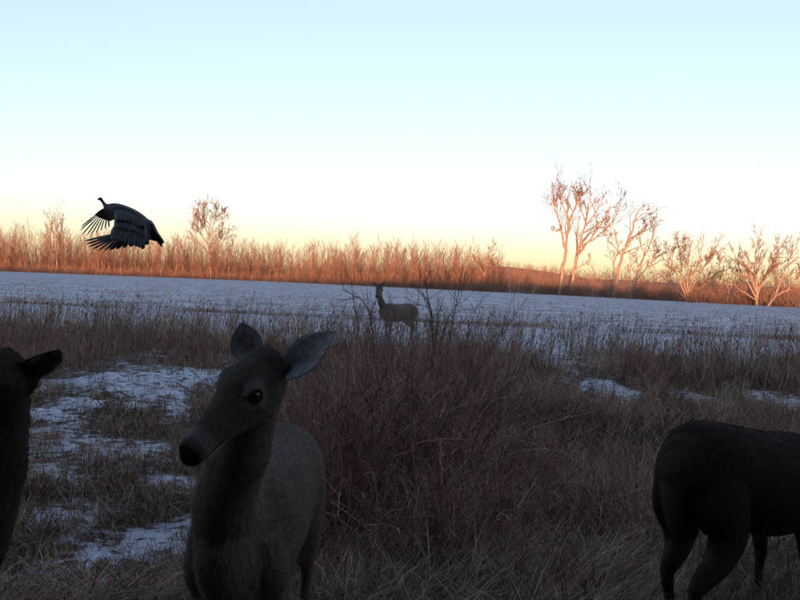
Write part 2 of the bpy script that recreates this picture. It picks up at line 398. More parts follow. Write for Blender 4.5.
guided_tree('cottonwood_tree', 'forked bare tree fanning out to the right beside the tallest one', G,
    [([(571, 297), (573, 275), (577, 252), (582, 232), (587, 205), (592, 182)], .44), ([(577, 252), (590, 235), (603, 215), (612, 195)], .24), ([(580, 243), (597, 232), (612, 216), (621, 203)], .2),
     ([(584, 222), (596, 205), (604, 190)], .14), ([(575, 268), (583, 262), (590, 258)], .08), ([(585, 215), (580, 198), (582, 183)], .12)], 3, [10, 6, 5], 0.39, 0.0203, 12, 2, 5)
guided_tree('cottonwood_tree', 'bare tree leaning right with a dark low trunk and thin upright top', G,
    [([(612, 300), (617, 275), (622, 252), (630, 232), (635, 212), (638, 201)], .38), ([(616, 282), (614, 262), (618, 245), (615, 225)], .16), ([(628, 238), (640, 226), (650, 215)], .13), ([(634, 215), (645, 207), (655, 212)], .08),
     ([(622, 252), (612, 240), (606, 232)], .09)], 2, [9, 6, 5], 0.39, 0.0188, 13, 2, 4)
guided_tree('cottonwood_tree', 'slim bare tree with two thin leaning stems right of the dark low trunk', G,
    [([(630, 302), (634, 282), (641, 260), (650, 240), (655, 222)], .24), ([(635, 280), (648, 264), (660, 250)], .14), ([(632, 290), (630, 268), (633, 250)], .12), ([(645, 252), (640, 238), (642, 226)], .08)], 2, [9, 6, 5], 0.39, 0.0165, 14, 2, 4)
guided_tree('bushy_tree', 'rounded bushy bare tree with many stems fanning out like a broom', G,
    [([(686, 303), (687, 285), (688, 262), (690, 238)], .2), ([(686, 298), (678, 275), (670, 255), (664, 242)], .14), ([(687, 296), (700, 272), (710, 255), (717, 245)], .14), ([(686, 296), (682, 270), (678, 240)], .12),
     ([(687, 294), (696, 265), (703, 240)], .12), ([(686, 298), (670, 282), (658, 268)], .1), ([(688, 298), (706, 282), (722, 264)], .1)], 2, [12, 7, 5], 0.41, 0.0150, 15, 2, 6)
guided_tree('bushy_tree', 'spreading bare tree with a tall spike top near the right end of the row', G,
    [([(757, 306), (757, 288), (755, 262), (758, 234)], .24), ([(757, 298), (746, 278), (738, 262), (735, 250)], .14), ([(757, 294), (766, 272), (776, 255), (777, 238)], .15), ([(756, 290), (748, 265), (750, 245)], .11), ([(757, 300), (742, 290), (730, 280)], .09)],
    1, [11, 7, 5], 0.39, 0.0135, 16, 2, 5)
guided_tree('bushy_tree', 'low bare tree with thick curved limbs reaching right, last of the row', G,
    [([(766, 308), (774, 298), (785, 290), (800, 286), (816, 284)], .22), ([(774, 299), (782, 276), (790, 255), (793, 240)], .15), ([(785, 291), (798, 272), (806, 250)], .13), ([(770, 303), (776, 284), (779, 262)], .1)],
    1, [11, 7, 5], 0.39, 0.0135, 17, 2, 5)
guided_tree('bushy_tree', 'small thin bare tree in the gap left of the spike topped tree', G,
    [([(727, 304), (728, 290), (726, 274), (727, 262)], .08), ([(727, 296), (733, 282), (738, 272)], .05), ([(727, 296), (721, 284), (718, 274)], .05)], 4, [10, 6, 5], 0.45, 0.0135, 18, 2, 2)
guided_tree('round_tree', 'round crowned bare tree standing above the orange wood right of the turkey', None,
    [([(211, 281), (210, 255), (209, 238), (209, 222)], .3), ([(210, 245), (200, 228), (196, 212)], .16), ([(210, 245), (220, 230), (225, 212)], .16), ([(209, 238), (204, 215), (206, 199)], .14), ([(209, 235), (215, 215), (216, 200)], .14), ([(210, 252), (198, 240), (191, 226)], .1), ([(210, 252), (222, 240), (230, 226)], .1)], 10, [12, 8, 5], 0.43, 0.0203, 19, 2, 6)
guided_tree('narrow_tree', 'narrow bare tree rising above the orange wood left of the turkey', None,
    [([(57, 276), (57, 250), (57, 228), (58, 207)], .2), ([(57, 245), (53, 228), (53, 213)], .1), ([(57, 240), (62, 226), (62, 214)], .1)], 8, [12, 7, 5], 0.31, 0.0188, 20, 2, 3)
guided_tree('narrow_tree', 'bare tree peaking above the wood near the middle of the row', None,
    [([(484, 293), (485, 275), (487, 262), (489, 250)], .16), ([(485, 275), (478, 262), (474, 254)], .1), ([(485, 272), (494, 262), (496, 255)], .1)], 6, [11, 7, 5], 0.39, 0.0165, 21, 2, 3)

# dense unseen evergreens added behind the camera as shade: they keep the sky behind off the near animals
def cedar_mesh(seed, h, rad, z0, n):
    rs = np.random.default_rng(seed); u = rs.random(n) ** .8; z = z0 + (h - z0) * u; rr = rad * (1 - u ** 1.3) * np.sqrt(rs.uniform(.15, 1, n)) * (.85 + .2 * np.sin(rs.integers(0, 9, n))); a = rs.uniform(0, 6.28, n)
    P = np.stack([np.cos(a) * rr, np.sin(a) * rr, z - .25 * rr], -1); d = np.stack([np.cos(a), np.sin(a), rs.normal(size=n) * .5 - .1], -1) + rs.normal(size=(n, 3)) * .4; d /= np.linalg.norm(d, axis=1)[:, None]
    w_ = np.cross(d, rs.normal(size=(n, 3))); w_ /= np.linalg.norm(w_, axis=1)[:, None]; L_ = rs.uniform(.2, .5, n)[:, None]
    V = np.stack([P - w_ * .05, P + w_ * .05, P + d * L_ * .6 + w_ * .09, P + d * L_, P + d * L_ * .6 - w_ * .09], 1).reshape(-1, 3); b0 = (np.arange(n) * 5)[:, None]
    return mesh_np('crown', V, np.concatenate([b0 + [0, 1, 2], b0 + [0, 2, 4], b0 + [4, 2, 3]]), np.repeat(np.array([.035, .05, .022]) * rs.uniform(.6, 1.5, (n, 1)), 5, 0))
ced = [cedar_mesh(900 + i, 13 + i, 3.3, 1.6, 16000) for i in range(2)]
ct_ = [mesh_np('trunk', *tubes([(np.array([(0, 0, -.3), (.05, 0, 4), (0, .05, 9), (0, 0, 12.5)]), np.array([.24, .19, .12, .04]))], 8), None, True) for i in range(2)]
for i, (x_, y_) in enumerate([(-1.6, -4.6), (1.9, -4.4), (-5.2, -4.0), (5.4, -3.9), (-8.8, -3.9), (9.0, -3.9), (-12.6, -4.0), (12.8, -4.0), (-3.4, -6.5), (3.4, -6.4), (0, -9), (-7.5, -6.5), (7.5, -6.5), (-11.5, -7), (11.5, -7), (-16.5, -3), (16.5, -3)]):
    o = empty('shade_cedar', (x_, y_, ground_z(np.array([x_]), np.array([y_]))[0])); o.rotation_euler = (0, 0, i * 1.7)
    tag(o, 'dense dark evergreen added unseen behind the camera to shade the near animals', 'tree', 'shade evergreens added behind the camera')
    link('trunk', ct_[i % 2], M_BARK, o); tag(link('crown', ced[i % 2], M_NEEDLE, o), kind='stuff')

# ------------------------------------------------------------------ dead grass
def blades(P, az, th0, th1, ln, wd, col, segs=2):
    """curved ribbons: lean th0 at the foot to th1 at the tip (from the vertical)"""
    n = len(P); h = np.stack([np.cos(az), np.sin(az), az * 0], -1); pts = [P]; q = P
    for k in range(segs):
        th = th0 + (th1 - th0) * (k + 0.5) / segs
        q = q + (ln / segs)[:, None] * (h * np.sin(th)[:, None] + np.array([0, 0, 1]) * np.cos(th)[:, None]); pts.append(q)
    wa = az + np.pi / 2 + rng.normal(size=n) * .6; side = np.stack([np.cos(wa), np.sin(wa), az * 0], -1) * (wd / 2)[:, None]
    V, Cc = [], []
    for k in range(segs):
        f = 1 - 0.35 * k / segs; V += [pts[k] - side * f, pts[k] + side * f]
    V.append(pts[-1]); V = np.stack(V, 1).reshape(-1, 3); m_ = 2 * segs + 1
    b0 = (np.arange(n) * m_)[:, None]; F3 = []
    for k in range(segs - 1):
        a = 2 * k; F3 += [b0 + [a, a + 1, a + 3], b0 + [a, a + 3, a + 2]]
    a = 2 * (segs - 1); F3.append(b0 + [a, a + 1, a + 2])
    return V, np.concatenate(F3), np.repeat(col, m_, 0)
PAL = np.array([(.25, .165, .095), (.34, .235, .135), (.17, .105, .066), (.21, .105, .075), (.42, .31, .19), (.11, .08, .055), (.2, .16, .08)]) * [1.16, 1.12, 1.2]
def bcol(n, wts, var=.25):
    i = rng.choice(len(PAL), n, p=np.array(wts) / sum(wts)); return PAL[i] * rng.uniform(1 - var, 1 + var, (n, 1))
def scatter(n, x0, x1, y0, y1):
    """more per square metre close by, inside the view wedge and a margin"""
    y = y0 * (y1 / y0) ** rng.random(n); x = rng.uniform(-1, 1, n) * (0.60 * y + 0.9); k = (x > x0) & (x < x1); return x[k], y[k]
def clumpy(x, y, s): return fbm(x * 1.4, y * 1.4, s, 3)
VV, FF, CC, off = [], [], [], 0
def put(t):
    global off
    V, F, c = t; VV.append(V); FF.append(F + off); CC.append(c); off += len(V)
def flush(name, label, cat='grass'):
    global VV, FF, CC, off
    o = link(name, mesh_np(name, np.concatenate(VV), np.concatenate(FF), np.concatenate(CC)), M_GRASS); tag(o, label, cat, kind='stuff'); VV, FF, CC, off = [], [], [], 0
# matted layer
x, y = scatter(210000, -14, 14, 2.6, 18.5)
S = snowmask(x, y); k = rng.random(len(x)) > S * .84 - 0.03; x, y, S = x[k], y[k], S[k]
cl = clumpy(x, y, 51); n = len(x)
ln = (0.16 + 0.34 * cl) * rng.uniform(.5, 1.35, n) * (1 - .55 * S) * (1 - .4 * patchv(x, y)); az = rng.uniform(0, 6.28, n)
az = np.where(rng.random(n) < .5, 2 * np.pi * fbm(x * .5, y * .5, 61, 2) * 1.5 + rng.normal(size=n) * .5, az)
P = np.stack([x, y, ground_z(x, y) - .01], -1)
put(blades(P, az, rng.uniform(.1, 1.0, n), rng.uniform(.9, 2.1, n), ln, rng.uniform(.0022, .005, n) * (1 + y * .06), bcol(n, [3, 2, 3, 2, 1, 2, 1]), 3))
flush('dead_grass', 'matted brown dead grass covering the near ground')
# standing tufts
x, y = scatter(3600, -14, 14, 3.4, 21)
S = snowmask(x, y); k = rng.random(len(x)) > np.maximum(S * .75, .7 * patchv(x, y)); x, y = x[k], y[k]
tuft = rng.integers(14, 36, len(x)); bx_ = np.repeat(x, tuft); by_ = np.repeat(y, tuft); n = len(bx_)
hh = np.repeat((.22 + .5 * clumpy(x, y, 71) * rng.uniform(.5, 1.2, len(x))) * np.interp(y, [3, 6, 11, 15, 20], [.6, .75, 1.0, 1.35, 1.3]) * (1 - .6 * patchv(x, y)), tuft)
bx2 = bx_ + rng.normal(size=n) * .06; by2 = by_ + rng.normal(size=n) * .06
P = np.stack([bx2, by2, ground_z(bx2, by2) - .01], -1)
put(blades(P, rng.uniform(0, 6.28, n), rng.uniform(0, .35, n), rng.uniform(.2, 1.3, n), hh * rng.uniform(.5, 1.15, n), rng.uniform(.002, .0042, n) * (1 + by_ * .05), np.repeat(bcol(len(x), [3, 3, 2, 2, 2, 2, 1]), tuft, 0), 3))
flush('dead_grass', 'standing tufts of dead grass among the snow patches')
# sparse tall stems against the snow
x, y = scatter(5200, -17, 17, 11, 25)
dens = np.interp(y, [11, 15, 20, 25], [.5, 1, .75, .25]) * (0.35 + 1.3 * clumpy(x * .6, y * .6, 81)); k = rng.random(len(x)) < dens; x, y = x[k], y[k]; n = len(x)
ln = rng.uniform(.45, .95, n) * (.7 + .5 * clumpy(x, y, 83)); P = np.stack([x, y, ground_z(x, y) - .01], -1); az = rng.normal(size=n) * .7 + 0.1
cs = bcol(n, [2, 1, 3, 2, 0, 3, 0])
t0, t1 = rng.uniform(0, .25, n), rng.uniform(.1, .6, n)
put(blades(P, az, t0, t1, ln, rng.uniform(.006, .011, n), cs, 3))
for kk in range(3):     # side leaves and seed heads
    f = rng.uniform(.45, .98, n); Q = P + np.stack([np.cos(az) * ln * f * np.sin(t0 * .6 + t1 * .3 * f), np.sin(az) * ln * f * np.sin(t0 * .6 + t1 * .3 * f), ln * f * np.cos(t0 * .6 + t1 * .3 * f)], -1)
    put(blades(Q, rng.uniform(0, 6.28, n), rng.uniform(.2, .8, n), rng.uniform(.6, 1.6, n), rng.uniform(.06, .16, n), rng.uniform(.008, .014, n), cs, 2))
flush('tall_grass', 'sparse tall dead grass stems standing against the snowy field')
# strip of rough grass along the near field edge, and stubble out on the field
n = 16000; x = rng.uniform(-19, 17, n); y = strip_y(x) + rng.normal(size=n) * np.where(x > 1, .55, .16); dens = fbm(x * .5, y * 0, 91, 3); k = (rng.random(n) < sstep(.2, .6, dens)) & ((x > 0) | (rng.random(n) < .5)); x, y = x[k], y[k]; n = len(x)
P = np.stack([x, y, ground_z(x, y) - .01], -1)
put(blades(P, rng.uniform(0, 6.28, n), rng.uniform(0, .5, n), rng.uniform(.4, 1.6, n), rng.uniform(.08, .26, n), rng.uniform(.008, .014, n), bcol(n, [2, 3, 2, 1, 2, 2, 2]), 2))
flush('dead_grass', 'low strip of tan dead grass along the near edge of the field')
n = 70000; y = 20 * (200 / 20) ** rng.random(n) ** .85; x = rng.uniform(-1, 1, n) * (.58 * y + 1); row = .76
y = np.where(rng.random(n) < .55, np.round((y + .1 * x) / row) * row - .1 * x + rng.normal(size=n) * .06, y)
k = (y < edge_y(x) - 1) & (fbm(x * .35, y * .35, 95, 3) > .36); x, y = x[k], y[k]; n = len(x); P = np.stack([x, y, ground_z(x, y) - .01], -1)
put(blades(P, rng.uniform(0, 6.28, n), rng.uniform(0, .9, n), rng.uniform(.2, 1.6, n), rng.uniform(.03, .12, n), rng.uniform(.008, .02, n) * (1 + y * .012), bcol(n, [2, 2, 3, 2, 1, 3, 1]), 2))
flush('stubble', 'sparse dark crop stubble and clods poking through the field snow', 'stubble')

# ------------------------------------------------------------------ brambles and weed stalks
CANE = np.array([(.27, .125, .11), (.22, .11, .09), (.31, .165, .13), (.16, .095, .075), (.36, .25, .17)]) * [1.1, 1.12, 1.14]
def bramble(label, px, py, hgt, spread, n, seed, red=1.0):
    rs = np.random.default_rng(seed); g = gat(px, py); g[2] = ground_z(g[:1], g[1:2])[0]
    main, tw, cm, ct = [], [], [], []
    for i in range(n):
        a = rs.uniform(0, 6.28); rr = abs(rs.normal()) * spread * .45; p = np.array([math.cos(a) * rr, math.sin(a) * rr * .8, -.03])
        d = unit([math.cos(a) * .25 + rs.normal() * .25, math.sin(a) * .25 + rs.normal() * .25, 1]); h = hgt * 1.12 * rs.uniform(.45, 1.15) * (1.05 - .35 * rr / spread)
        bend = rs.uniform(-.28, .02) if rs.random() < .55 else rs.uniform(-.06, .08)
        ln = branch(rs, p, d, h, .0042 * rs.uniform(.6, 1.3), .0016, 7, .1, bend); main.append(ln); c = CANE[rs.integers(5)] * rs.uniform(.7, 1.25); cm.append(c)
        for k in range(rs.integers(3, 8)):
            j = rs.integers(2, 7); q = ln[0][j]; tw.append(branch(rs, q, rdir(rs, unit(ln[0][j] - ln[0][j - 1]), rs.uniform(.4, 1.1)), h * rs.uniform(.1, .3), .0019, .0009, 3, .2, rs.uniform(-.1, .12))); ct.append(c * rs.uniform(.8, 1.2))
    root = empty('bramble_bush', g); tag(root, label, 'bush', 'dead bushes in the middle')
    V, F = tubes(main, 4); tag(link('canes', mesh_np('canes', V, F, np.repeat(np.array(cm), 8 * 4, 0)), M_CANE, root), kind='stuff')
    V, F = tubes(tw, 3); tag(link('twigs', mesh_np('twigs', V, F, np.repeat(np.array(ct), 4 * 3, 0)), M_CANE, root), kind='stuff')
    # dead leaves and grass caught in it
    nb = n * 22; a = rs.uniform(0, 6.28, nb); rr = np.abs(rs.normal(size=nb)) * spread * .55; P = np.stack([np.cos(a) * rr, np.sin(a) * rr * .8, rs.random(nb) ** 1.6 * hgt * .7 - .02], -1)
    V, F, c = blades(P, rs.uniform(0, 6.28, nb), rs.uniform(0, 1.2, nb), rs.uniform(.5, 2.2, nb), rs.uniform(.08, .3, nb), rs.uniform(.002, .0045, nb), CANE[rs.integers(0, 5, nb)] * rs.uniform(.7, 1.3, (nb, 1)), 2)
    tag(link('caught_grass', mesh_np('caught_grass', V, F, c), M_GRASS, root), kind='stuff')
    return root
for i, (lab, px, py, h, s, n) in enumerate([
    ('tall reddish bramble bush just right of the looking doe', 345, 520, 1.15, .55, 150),
    ('widest reddish bramble bush in the middle below the field deer', 410, 500, 1.22, .75, 240),
    ('dark tangled bush low in the middle foreground', 440, 560, .7, .6, 110),
    ('brown bush sloping down right of the widest bramble', 505, 475, .62, .65, 90),
    ('bush of thin canes directly under the field deer', 385, 425, 1.12, .7, 160),
    ('dense bush of thin canes behind the widest bramble, right of the field deer', 460, 425, 1.08, .8, 170),
    ('low brown bush between the brambles and the dark right deer', 590, 520, .4, .6, 60),
    ('rounded brown bush in front of the open snow right of centre', 560, 425, .55, .7, 80),
    ('thin dark bush at the left edge by the black ear', 12, 385, .75, .7, 60)]):
    bramble(lab, px, py, h, s, n, 500 + i)

def stalk(label, group, pts, d, r=.006, twn=6, seed=0, name='weed_stalk', col=(.1, .06, .05)):
    """a single stem drawn through photo points at a given distance, with side twigs in all directions"""
    rs = np.random.default_rng(seed); P = np.array([at(px, py, d) for px, py in pts]); base = P[0].copy(); g = ground_z(base[:1], base[1:2])[0]
    if base[2] > g: P = np.concatenate([[[base[0] + rs.normal() * .03, base[1], g - .03]], P])
    base = P[0].copy(); P = P - base; k = len(P); tt = np.linspace(0, k - 1, (k - 1) * 4 + 1)
    Q = np.stack([np.interp(tt, np.arange(k), P[:, c]) for c in range(3)], -1); Q += rs.normal(size=Q.shape) * .006; lines = [(Q, np.linspace(r, r * .35, len(Q)))]
    out = {0: []}; grow(rs, lines[0], out, 0, [twn], .7, .22, r * .3, .3, .05, .15)
    root = empty(name, base); tag(root, label, 'stalk', group)
    V, F = tubes(lines, 5); link('stem', mesh_np('stem', V, F, np.tile(col, (len(V), 1))), M_CANE, root)
    V, F = tubes(out[0], 3); tag(link('twigs', mesh_np('twigs', V, F, np.tile(col, (len(V), 1))), M_CANE, root), kind='stuff')
    return root
stalk('bent dark twig arching up left of the field deer over the snow', None, [(374, 350), (372, 325), (369, 309), (362, 300), (352, 294), (342, 290)], 8.5, .009, 5, 1)
stalk('tall dark forked stem standing right of the field deer', None, [(434, 350), (432, 325), (430, 308), (427, 295), (425, 281)], 8.0, .010, 9, 2)
stalk('arched dark twig curving right of the tall forked stem', None, [(440, 345), (446, 322), (452, 310), (458, 303), (465, 300)], 8.4, .007, 6, 3)
stalk('thin dark twig leaning right of the arched one above the brambles', None, [(466, 350), (470, 325), (477, 308), (484, 296)], 9.0, .006, 6, 4)
for i in range(46):
    px = random.choice([random.uniform(0, 190), random.uniform(300, 560), random.uniform(560, 800), random.uniform(560, 800)]); d = random.uniform(7.5, 17); hor = 267 + .03875 * px
    g = 1.45 - float(ground_z(np.array([0.]), np.array([d]))[0]); b_ = hor + g / d * FPX; top = b_ - random.uniform(.6, 1.05) * FPX / d; lean = random.uniform(-4, 10)
    stalk('thin dead weed stalk standing up out of the dead grass', 'weed stalks standing in the dead grass', [(px, b_), (px + lean * .4, (b_ + top) / 2), (px + lean, top)], d, .0045, random.randint(4, 9), 600 + i, col=(.12, .08, .06))

# ------------------------------------------------------------------ animals: lofts, fused by a voxel remesh
def loft(st, side, per=5, nseg=20, pw=2.0):
    """st rows: x, y, z, half width, half height; side = the lateral direction"""
    D = catmull(st, per); P = D[:, :3]; a = np.maximum(D[:, 3], .002); b_ = np.maximum(D[:, 4], .002)
    T = np.gradient(P, axis=0); T /= np.linalg.norm(T, axis=1)[:, None] + 1e-9; side = unit(side)
    Aa = side - T * (T @ side)[:, None]; Aa /= np.linalg.norm(Aa, axis=1)[:, None] + 1e-9; Bb = np.cross(T, Aa)
    th = np.arange(nseg) * 2 * np.pi / nseg; c = np.sign(np.cos(th)) * np.abs(np.cos(th)) ** (2 / pw); s = np.sign(np.sin(th)) * np.abs(np.sin(th)) ** (2 / pw)
    V = (P[:, None] + Aa[:, None] * (a[:, None] * c)[..., None] + Bb[:, None] * (b_[:, None] * s)[..., None]).reshape(-1, 3)
    n = len(P); i = np.arange(n * nseg).reshape(n, nseg); j = np.roll(i, -1, 1)
    F = np.stack([i[:-1], j[:-1], j[1:], i[1:]], -1).reshape(-1, 4)
    V = np.concatenate([V, [P[0], P[-1]]]); k0, k1 = n * nseg, n * nseg + 1
    return V, F, np.concatenate([np.stack([np.full(nseg, k0), np.roll(i[0], -1), i[0]], -1), np.stack([np.full(nseg, k1), i[-1], np.roll(i[-1], -1)], -1)])
def fuse(parts, voxel, smooth=4):
    VV, F4, F3, off = [], [], [], 0
    for V, f4, f3 in parts: VV.append(V); F4.append(f4 + off); F3.append(f3 + off); off += len(V)
    me = mesh_np('tmp', np.concatenate(VV), [np.concatenate(F4), np.concatenate(F3)]); o = link('tmp', me)
    m1 = o.modifiers.new('r', 'REMESH'); m1.mode = 'VOXEL'; m1.voxel_size = voxel
    m2 = o.modifiers.new('s', 'SMOOTH'); m2.factor = .5; m2.iterations = smooth
    dg = bpy.context.evaluated_depsgraph_get(); e = o.evaluated_get(dg); r = bpy.data.meshes.new_from_object(e)
    n = len(r.vertices); V = np.empty(n * 3, np.float32); r.vertices.foreach_get('co', V); V = V.reshape(-1, 3)
    F = np.empty(len(r.polygons) * 4, np.int32); r.loops.foreach_get('vertex_index', F) if len(r.loops) == len(F) else None
    F = F.reshape(-1, 4)
    bpy.data.objects.remove(o); bpy.data.meshes.remove(me); bpy.data.meshes.remove(r)
    return V, F
def ear(base, tip, normal, w, cup=.34, n=14, mseg=10):
    """cupped leaf: returns closed shell, and which vertices are on the inside"""
    base, tip = np.array(base), np.array(tip); ax = tip - base; L_ = np.linalg.norm(ax); ax /= L_; nn_ = unit(normal - ax * np.dot(normal, ax)); sd_ = np.cross(ax, nn_)
    rows_i, rows_o = [], []
    for i in range(n):
        u = i / (n - 1); ww = w * (np.interp(u, [0, .12, .3, .5, .7, .86, .95, 1], [.52, .72, .97, 1.0, .76, .42, .20, .02])); cupd = ww * cup * np.interp(u, [0, .3, 1], [1.5, 1.0, .5])
        for_v = np.linspace(-1, 1, mseg); curve = -.12 * L_ * (u ** 2) * .5
        inn = [base + ax * L_ * u + sd_ * ww * v * (1 - .12 * (1 - abs(v)) * 0) + nn_ * (cupd * (v * v) - cupd + curve) for v in for_v]
        th = .006 * (1.15 - u) + .0025
        rows_i.append(inn); rows_o.append([p - nn_ * th * (1 - .55 * v * v) - sd_ * v * .001 for p, v in zip(inn, for_v)])
    I = np.array(rows_i).reshape(-1, 3); O = np.array(rows_o).reshape(-1, 3); k = len(I); i = np.arange(k).reshape(n, mseg)
    fi = np.stack([i[:-1, :-1], i[:-1, 1:], i[1:, 1:], i[1:, :-1]], -1).reshape(-1, 4); fo = fi[:, ::-1] + k
    rim = [(i[r, 0], i[r + 1, 0], i[r + 1, 0] + k, i[r, 0] + k) for r in range(n - 1)] + [(i[r + 1, -1], i[r, -1], i[r, -1] + k, i[r + 1, -1] + k) for r in range(n - 1)]
    rim += [(i[-1, c], i[-1, c + 1], i[-1, c + 1] + k, i[-1, c] + k) for c in range(mseg - 1)]
    return np.concatenate([I, O]), np.concatenate([fi, fo, np.array(rim)]), np.concatenate([np.ones(k), np.zeros(k)])

HEAD = [(-.035, .030, .040, .012), (-.01, .052, .060, .004), (.03, .064, .078, -.012), (.075, .069, .087, -.021), (.115, .066, .083, -.020), (.15, .055, .072, -.018), (.19, .046, .060, -.016),
        (.23, .040, .050, -.015), (.265, .037, .044, -.014), (.290, .037, .041, -.013), (.308, .034, .035, -.012), (.320, .028, .028, -.009), (.325, .012, .013, -.006)]
def deer(label, loc, heading, poll, nose, roll_up, ears, voxel, fur_n, tone=1.0, legs=None, scale=1.0, drop=0.0, head_k=1.0, group=None, ear_w=.046, tilt=0.0, ear_in=1.0, fur_len=1.0, neck_k=1.0):
    """loc = ground point under the trunk's middle; poll, nose, ear tips and ear normals in world space"""
    root = empty('white_tailed_deer', loc, heading); root['label'] = label; root['category'] = 'deer'
    if group: root['group'] = group
    ch, sh = math.cos(heading), math.sin(heading)
    def loc_(p): d = np.array(p, float) - loc; return np.array([d[0] * ch + d[1] * sh, -d[0] * sh + d[1] * ch, d[2]])
    def dir_(v): return np.array([v[0] * ch + v[1] * sh, -v[0] * sh + v[1] * ch, v[2]])
    s = scale; parts = []
    TR = [(-.575, .70, .02, .03), (-.555, .69, .07, .09), (-.50, .675, .115, .145), (-.40, .675, .140, .170), (-.26, .665, .150, .178), (-.10, .640, .160, .195), (.08, .620, .158, .208), (.22, .625, .142, .213), (.34, .655, .115, .190), (.43, .69, .085, .145), (.49, .715, .04, .07)]
    trunk = [(x * s, 0, (z - drop + tilt * x) * s, a * s * (neck_k if x > .3 else 1), b_ * s) for x, z, a, b_ in TR]; parts.append(loft(trunk, (0, 1, 0), 5, 28, 2.15))
    pl, ns = loc_(poll), loc_(nose); f = unit(ns - pl); u = dir_(np.array(roll_up, float)); u = unit(u - f * np.dot(u, f)); lat = np.cross(u, f)
    hk = np.linalg.norm(ns - pl) / .31 * head_k
    # neck
    n0 = np.array([.24 * s, 0, (.66 - drop) * s]); low = float(np.clip((.95 * s - pl[2]) / .3, 0, 1)); n1 = np.array([.40 * s, 0, (.76 - .13 * low - drop + tilt * .4) * s]); n0[2] -= .05 * low * s; n3 = pl + f * .035 * hk - u * .025 * hk; n2 = (n1 + n3) / 2 + np.array([.02, 0, -.01]) * s
    nk = [(*n0, .10 * s, .15 * s), (*n1, .105 * s * neck_k, .155 * s * neck_k), (*n2, .088 * s * neck_k, .118 * s * neck_k), (*(n2 * .4 + n3 * .6), .074 * s * neck_k, .094 * s * neck_k), (*n3, .062 * hk, .072 * hk)]
    parts.append(loft(nk, (0, 1, 0) if abs(np.dot(unit(n3 - n1), [0, 1, 0])) < .8 else (1, 0, 0), 6, 24))
    # head, with cheek, brow and nostril lumps
    hd = [(*(pl + f * q * hk + u * (o + .004) * hk), a * hk, b_ * hk) for q, a, b_, o in HEAD]; parts.append(loft(hd, lat, 4, 24, 2.1))
    for sg in (-1, 1):
        br = pl + f * .098 * hk + u * .040 * hk + lat * sg * .047 * hk; parts.append(loft([(*(br - f * .035 * hk), .004, .004), (*(br - f * .012 * hk), .017 * hk, .018 * hk), (*(br + f * .014 * hk), .016 * hk, .016 * hk), (*(br + f * .04 * hk), .004, .004)], lat, 4, 10))
        et, en = loc_(ears[0 if sg > 0 else 1][0]), dir_(np.array(ears[0 if sg > 0 else 1][1], float)); eb = pl + lat * sg * .052 * hk + u * .012 * hk - unit(en) * .022 * hk; dd = unit(et - eb)
        parts.append(loft([(*(eb - dd * .03), .022 * hk, .022 * hk), (*(eb + dd * .006), .022 * hk, .022 * hk), (*(eb + dd * .02), .016 * hk, .012 * hk), (*(eb + dd * .03), .006, .006)], f, 4, 12))
    # legs
    lg = legs or [(0, 0, 0, 0)] * 4     # fore/aft shift of each foot: front left, front right, hind left, hind right
    for k_, sg in ((0, 1), (1, -1)):
        dx, = (lg[k_],) if not isinstance(lg[k_], tuple) else (lg[k_][0],)
        parts.append(loft([(.27 * s, sg * .075 * s, (.66 - drop) * s, .05 * s, .10 * s), (.25 * s, sg * .095 * s, (.54 - drop) * s, .055 * s, .085 * s), ((.23 + dx * .15) * s, sg * .095 * s, (.44 - drop * .8) * s, .040 * s, .052 * s), ((.26 + dx * .5) * s, sg * .09 * s, (.275 - drop * .5) * s, .025 * s, .030 * s), ((.255 + dx * .55) * s, sg * .09 * s, (.24 - drop * .5) * s, .020 * s, .022 * s),
            ((.25 + dx * .9) * s, sg * .088 * s, .10 * s, .0165 * s, .0185 * s), ((.262 + dx) * s, sg * .088 * s, .065 * s, .022 * s, .024 * s), ((.285 + dx) * s, sg * .088 * s, .025 * s, .024 * s, .028 * s), ((.30 + dx) * s, sg * .088 * s, -.01 * s, .027 * s, .034 * s)], (0, 1, 0), 5, 14))
    for k_, sg in ((2, 1), (3, -1)):
        dx, = (lg[k_],) if not isinstance(lg[k_], tuple) else (lg[k_][0],)
        parts.append(loft([(-.42 * s, sg * .075 * s, (.74 - drop) * s, .06 * s, .11 * s), (-.385 * s, sg * .088 * s, (.62 - drop) * s, .070 * s, .15 * s), (-.35 * s, sg * .096 * s, (.50 - drop) * s, .058 * s, .11 * s), ((-.38 + dx * .3) * s, sg * .10 * s, (.41 - drop * .7) * s, .044 * s, .075 * s), ((-.465 + dx * .6) * s, sg * .095 * s, (.335 - drop * .6) * s, .029 * s, .043 * s),
            ((-.478 + dx * .65) * s, sg * .093 * s, (.29 - drop * .5) * s, .022 * s, .028 * s), ((-.465 + dx * .85) * s, sg * .09 * s, .17 * s, .018 * s, .021 * s), ((-.45 + dx) * s, sg * .09 * s, .07 * s, .022 * s, .025 * s), ((-.425 + dx) * s, sg * .09 * s, .025 * s, .024 * s, .028 * s), ((-.41 + dx) * s, sg * .09 * s, -.01 * s, .027 * s, .034 * s)], (0, 1, 0), 5, 14))
    # tail
    parts.append(loft([(-.52 * s, 0, (.76 - drop) * s, .03 * s, .02 * s), (-.56 * s, 0, (.73 - drop) * s, .038 * s, .024 * s), (-.575 * s, 0, (.65 - drop) * s, .045 * s, .026 * s), (-.555 * s, 0, (.56 - drop) * s, .036 * s, .024 * s), (-.535 * s, 0, (.49 - drop) * s, .012, .012)], (0, 1, 0), 5, 12))
    V, F = fuse(parts, voxel)
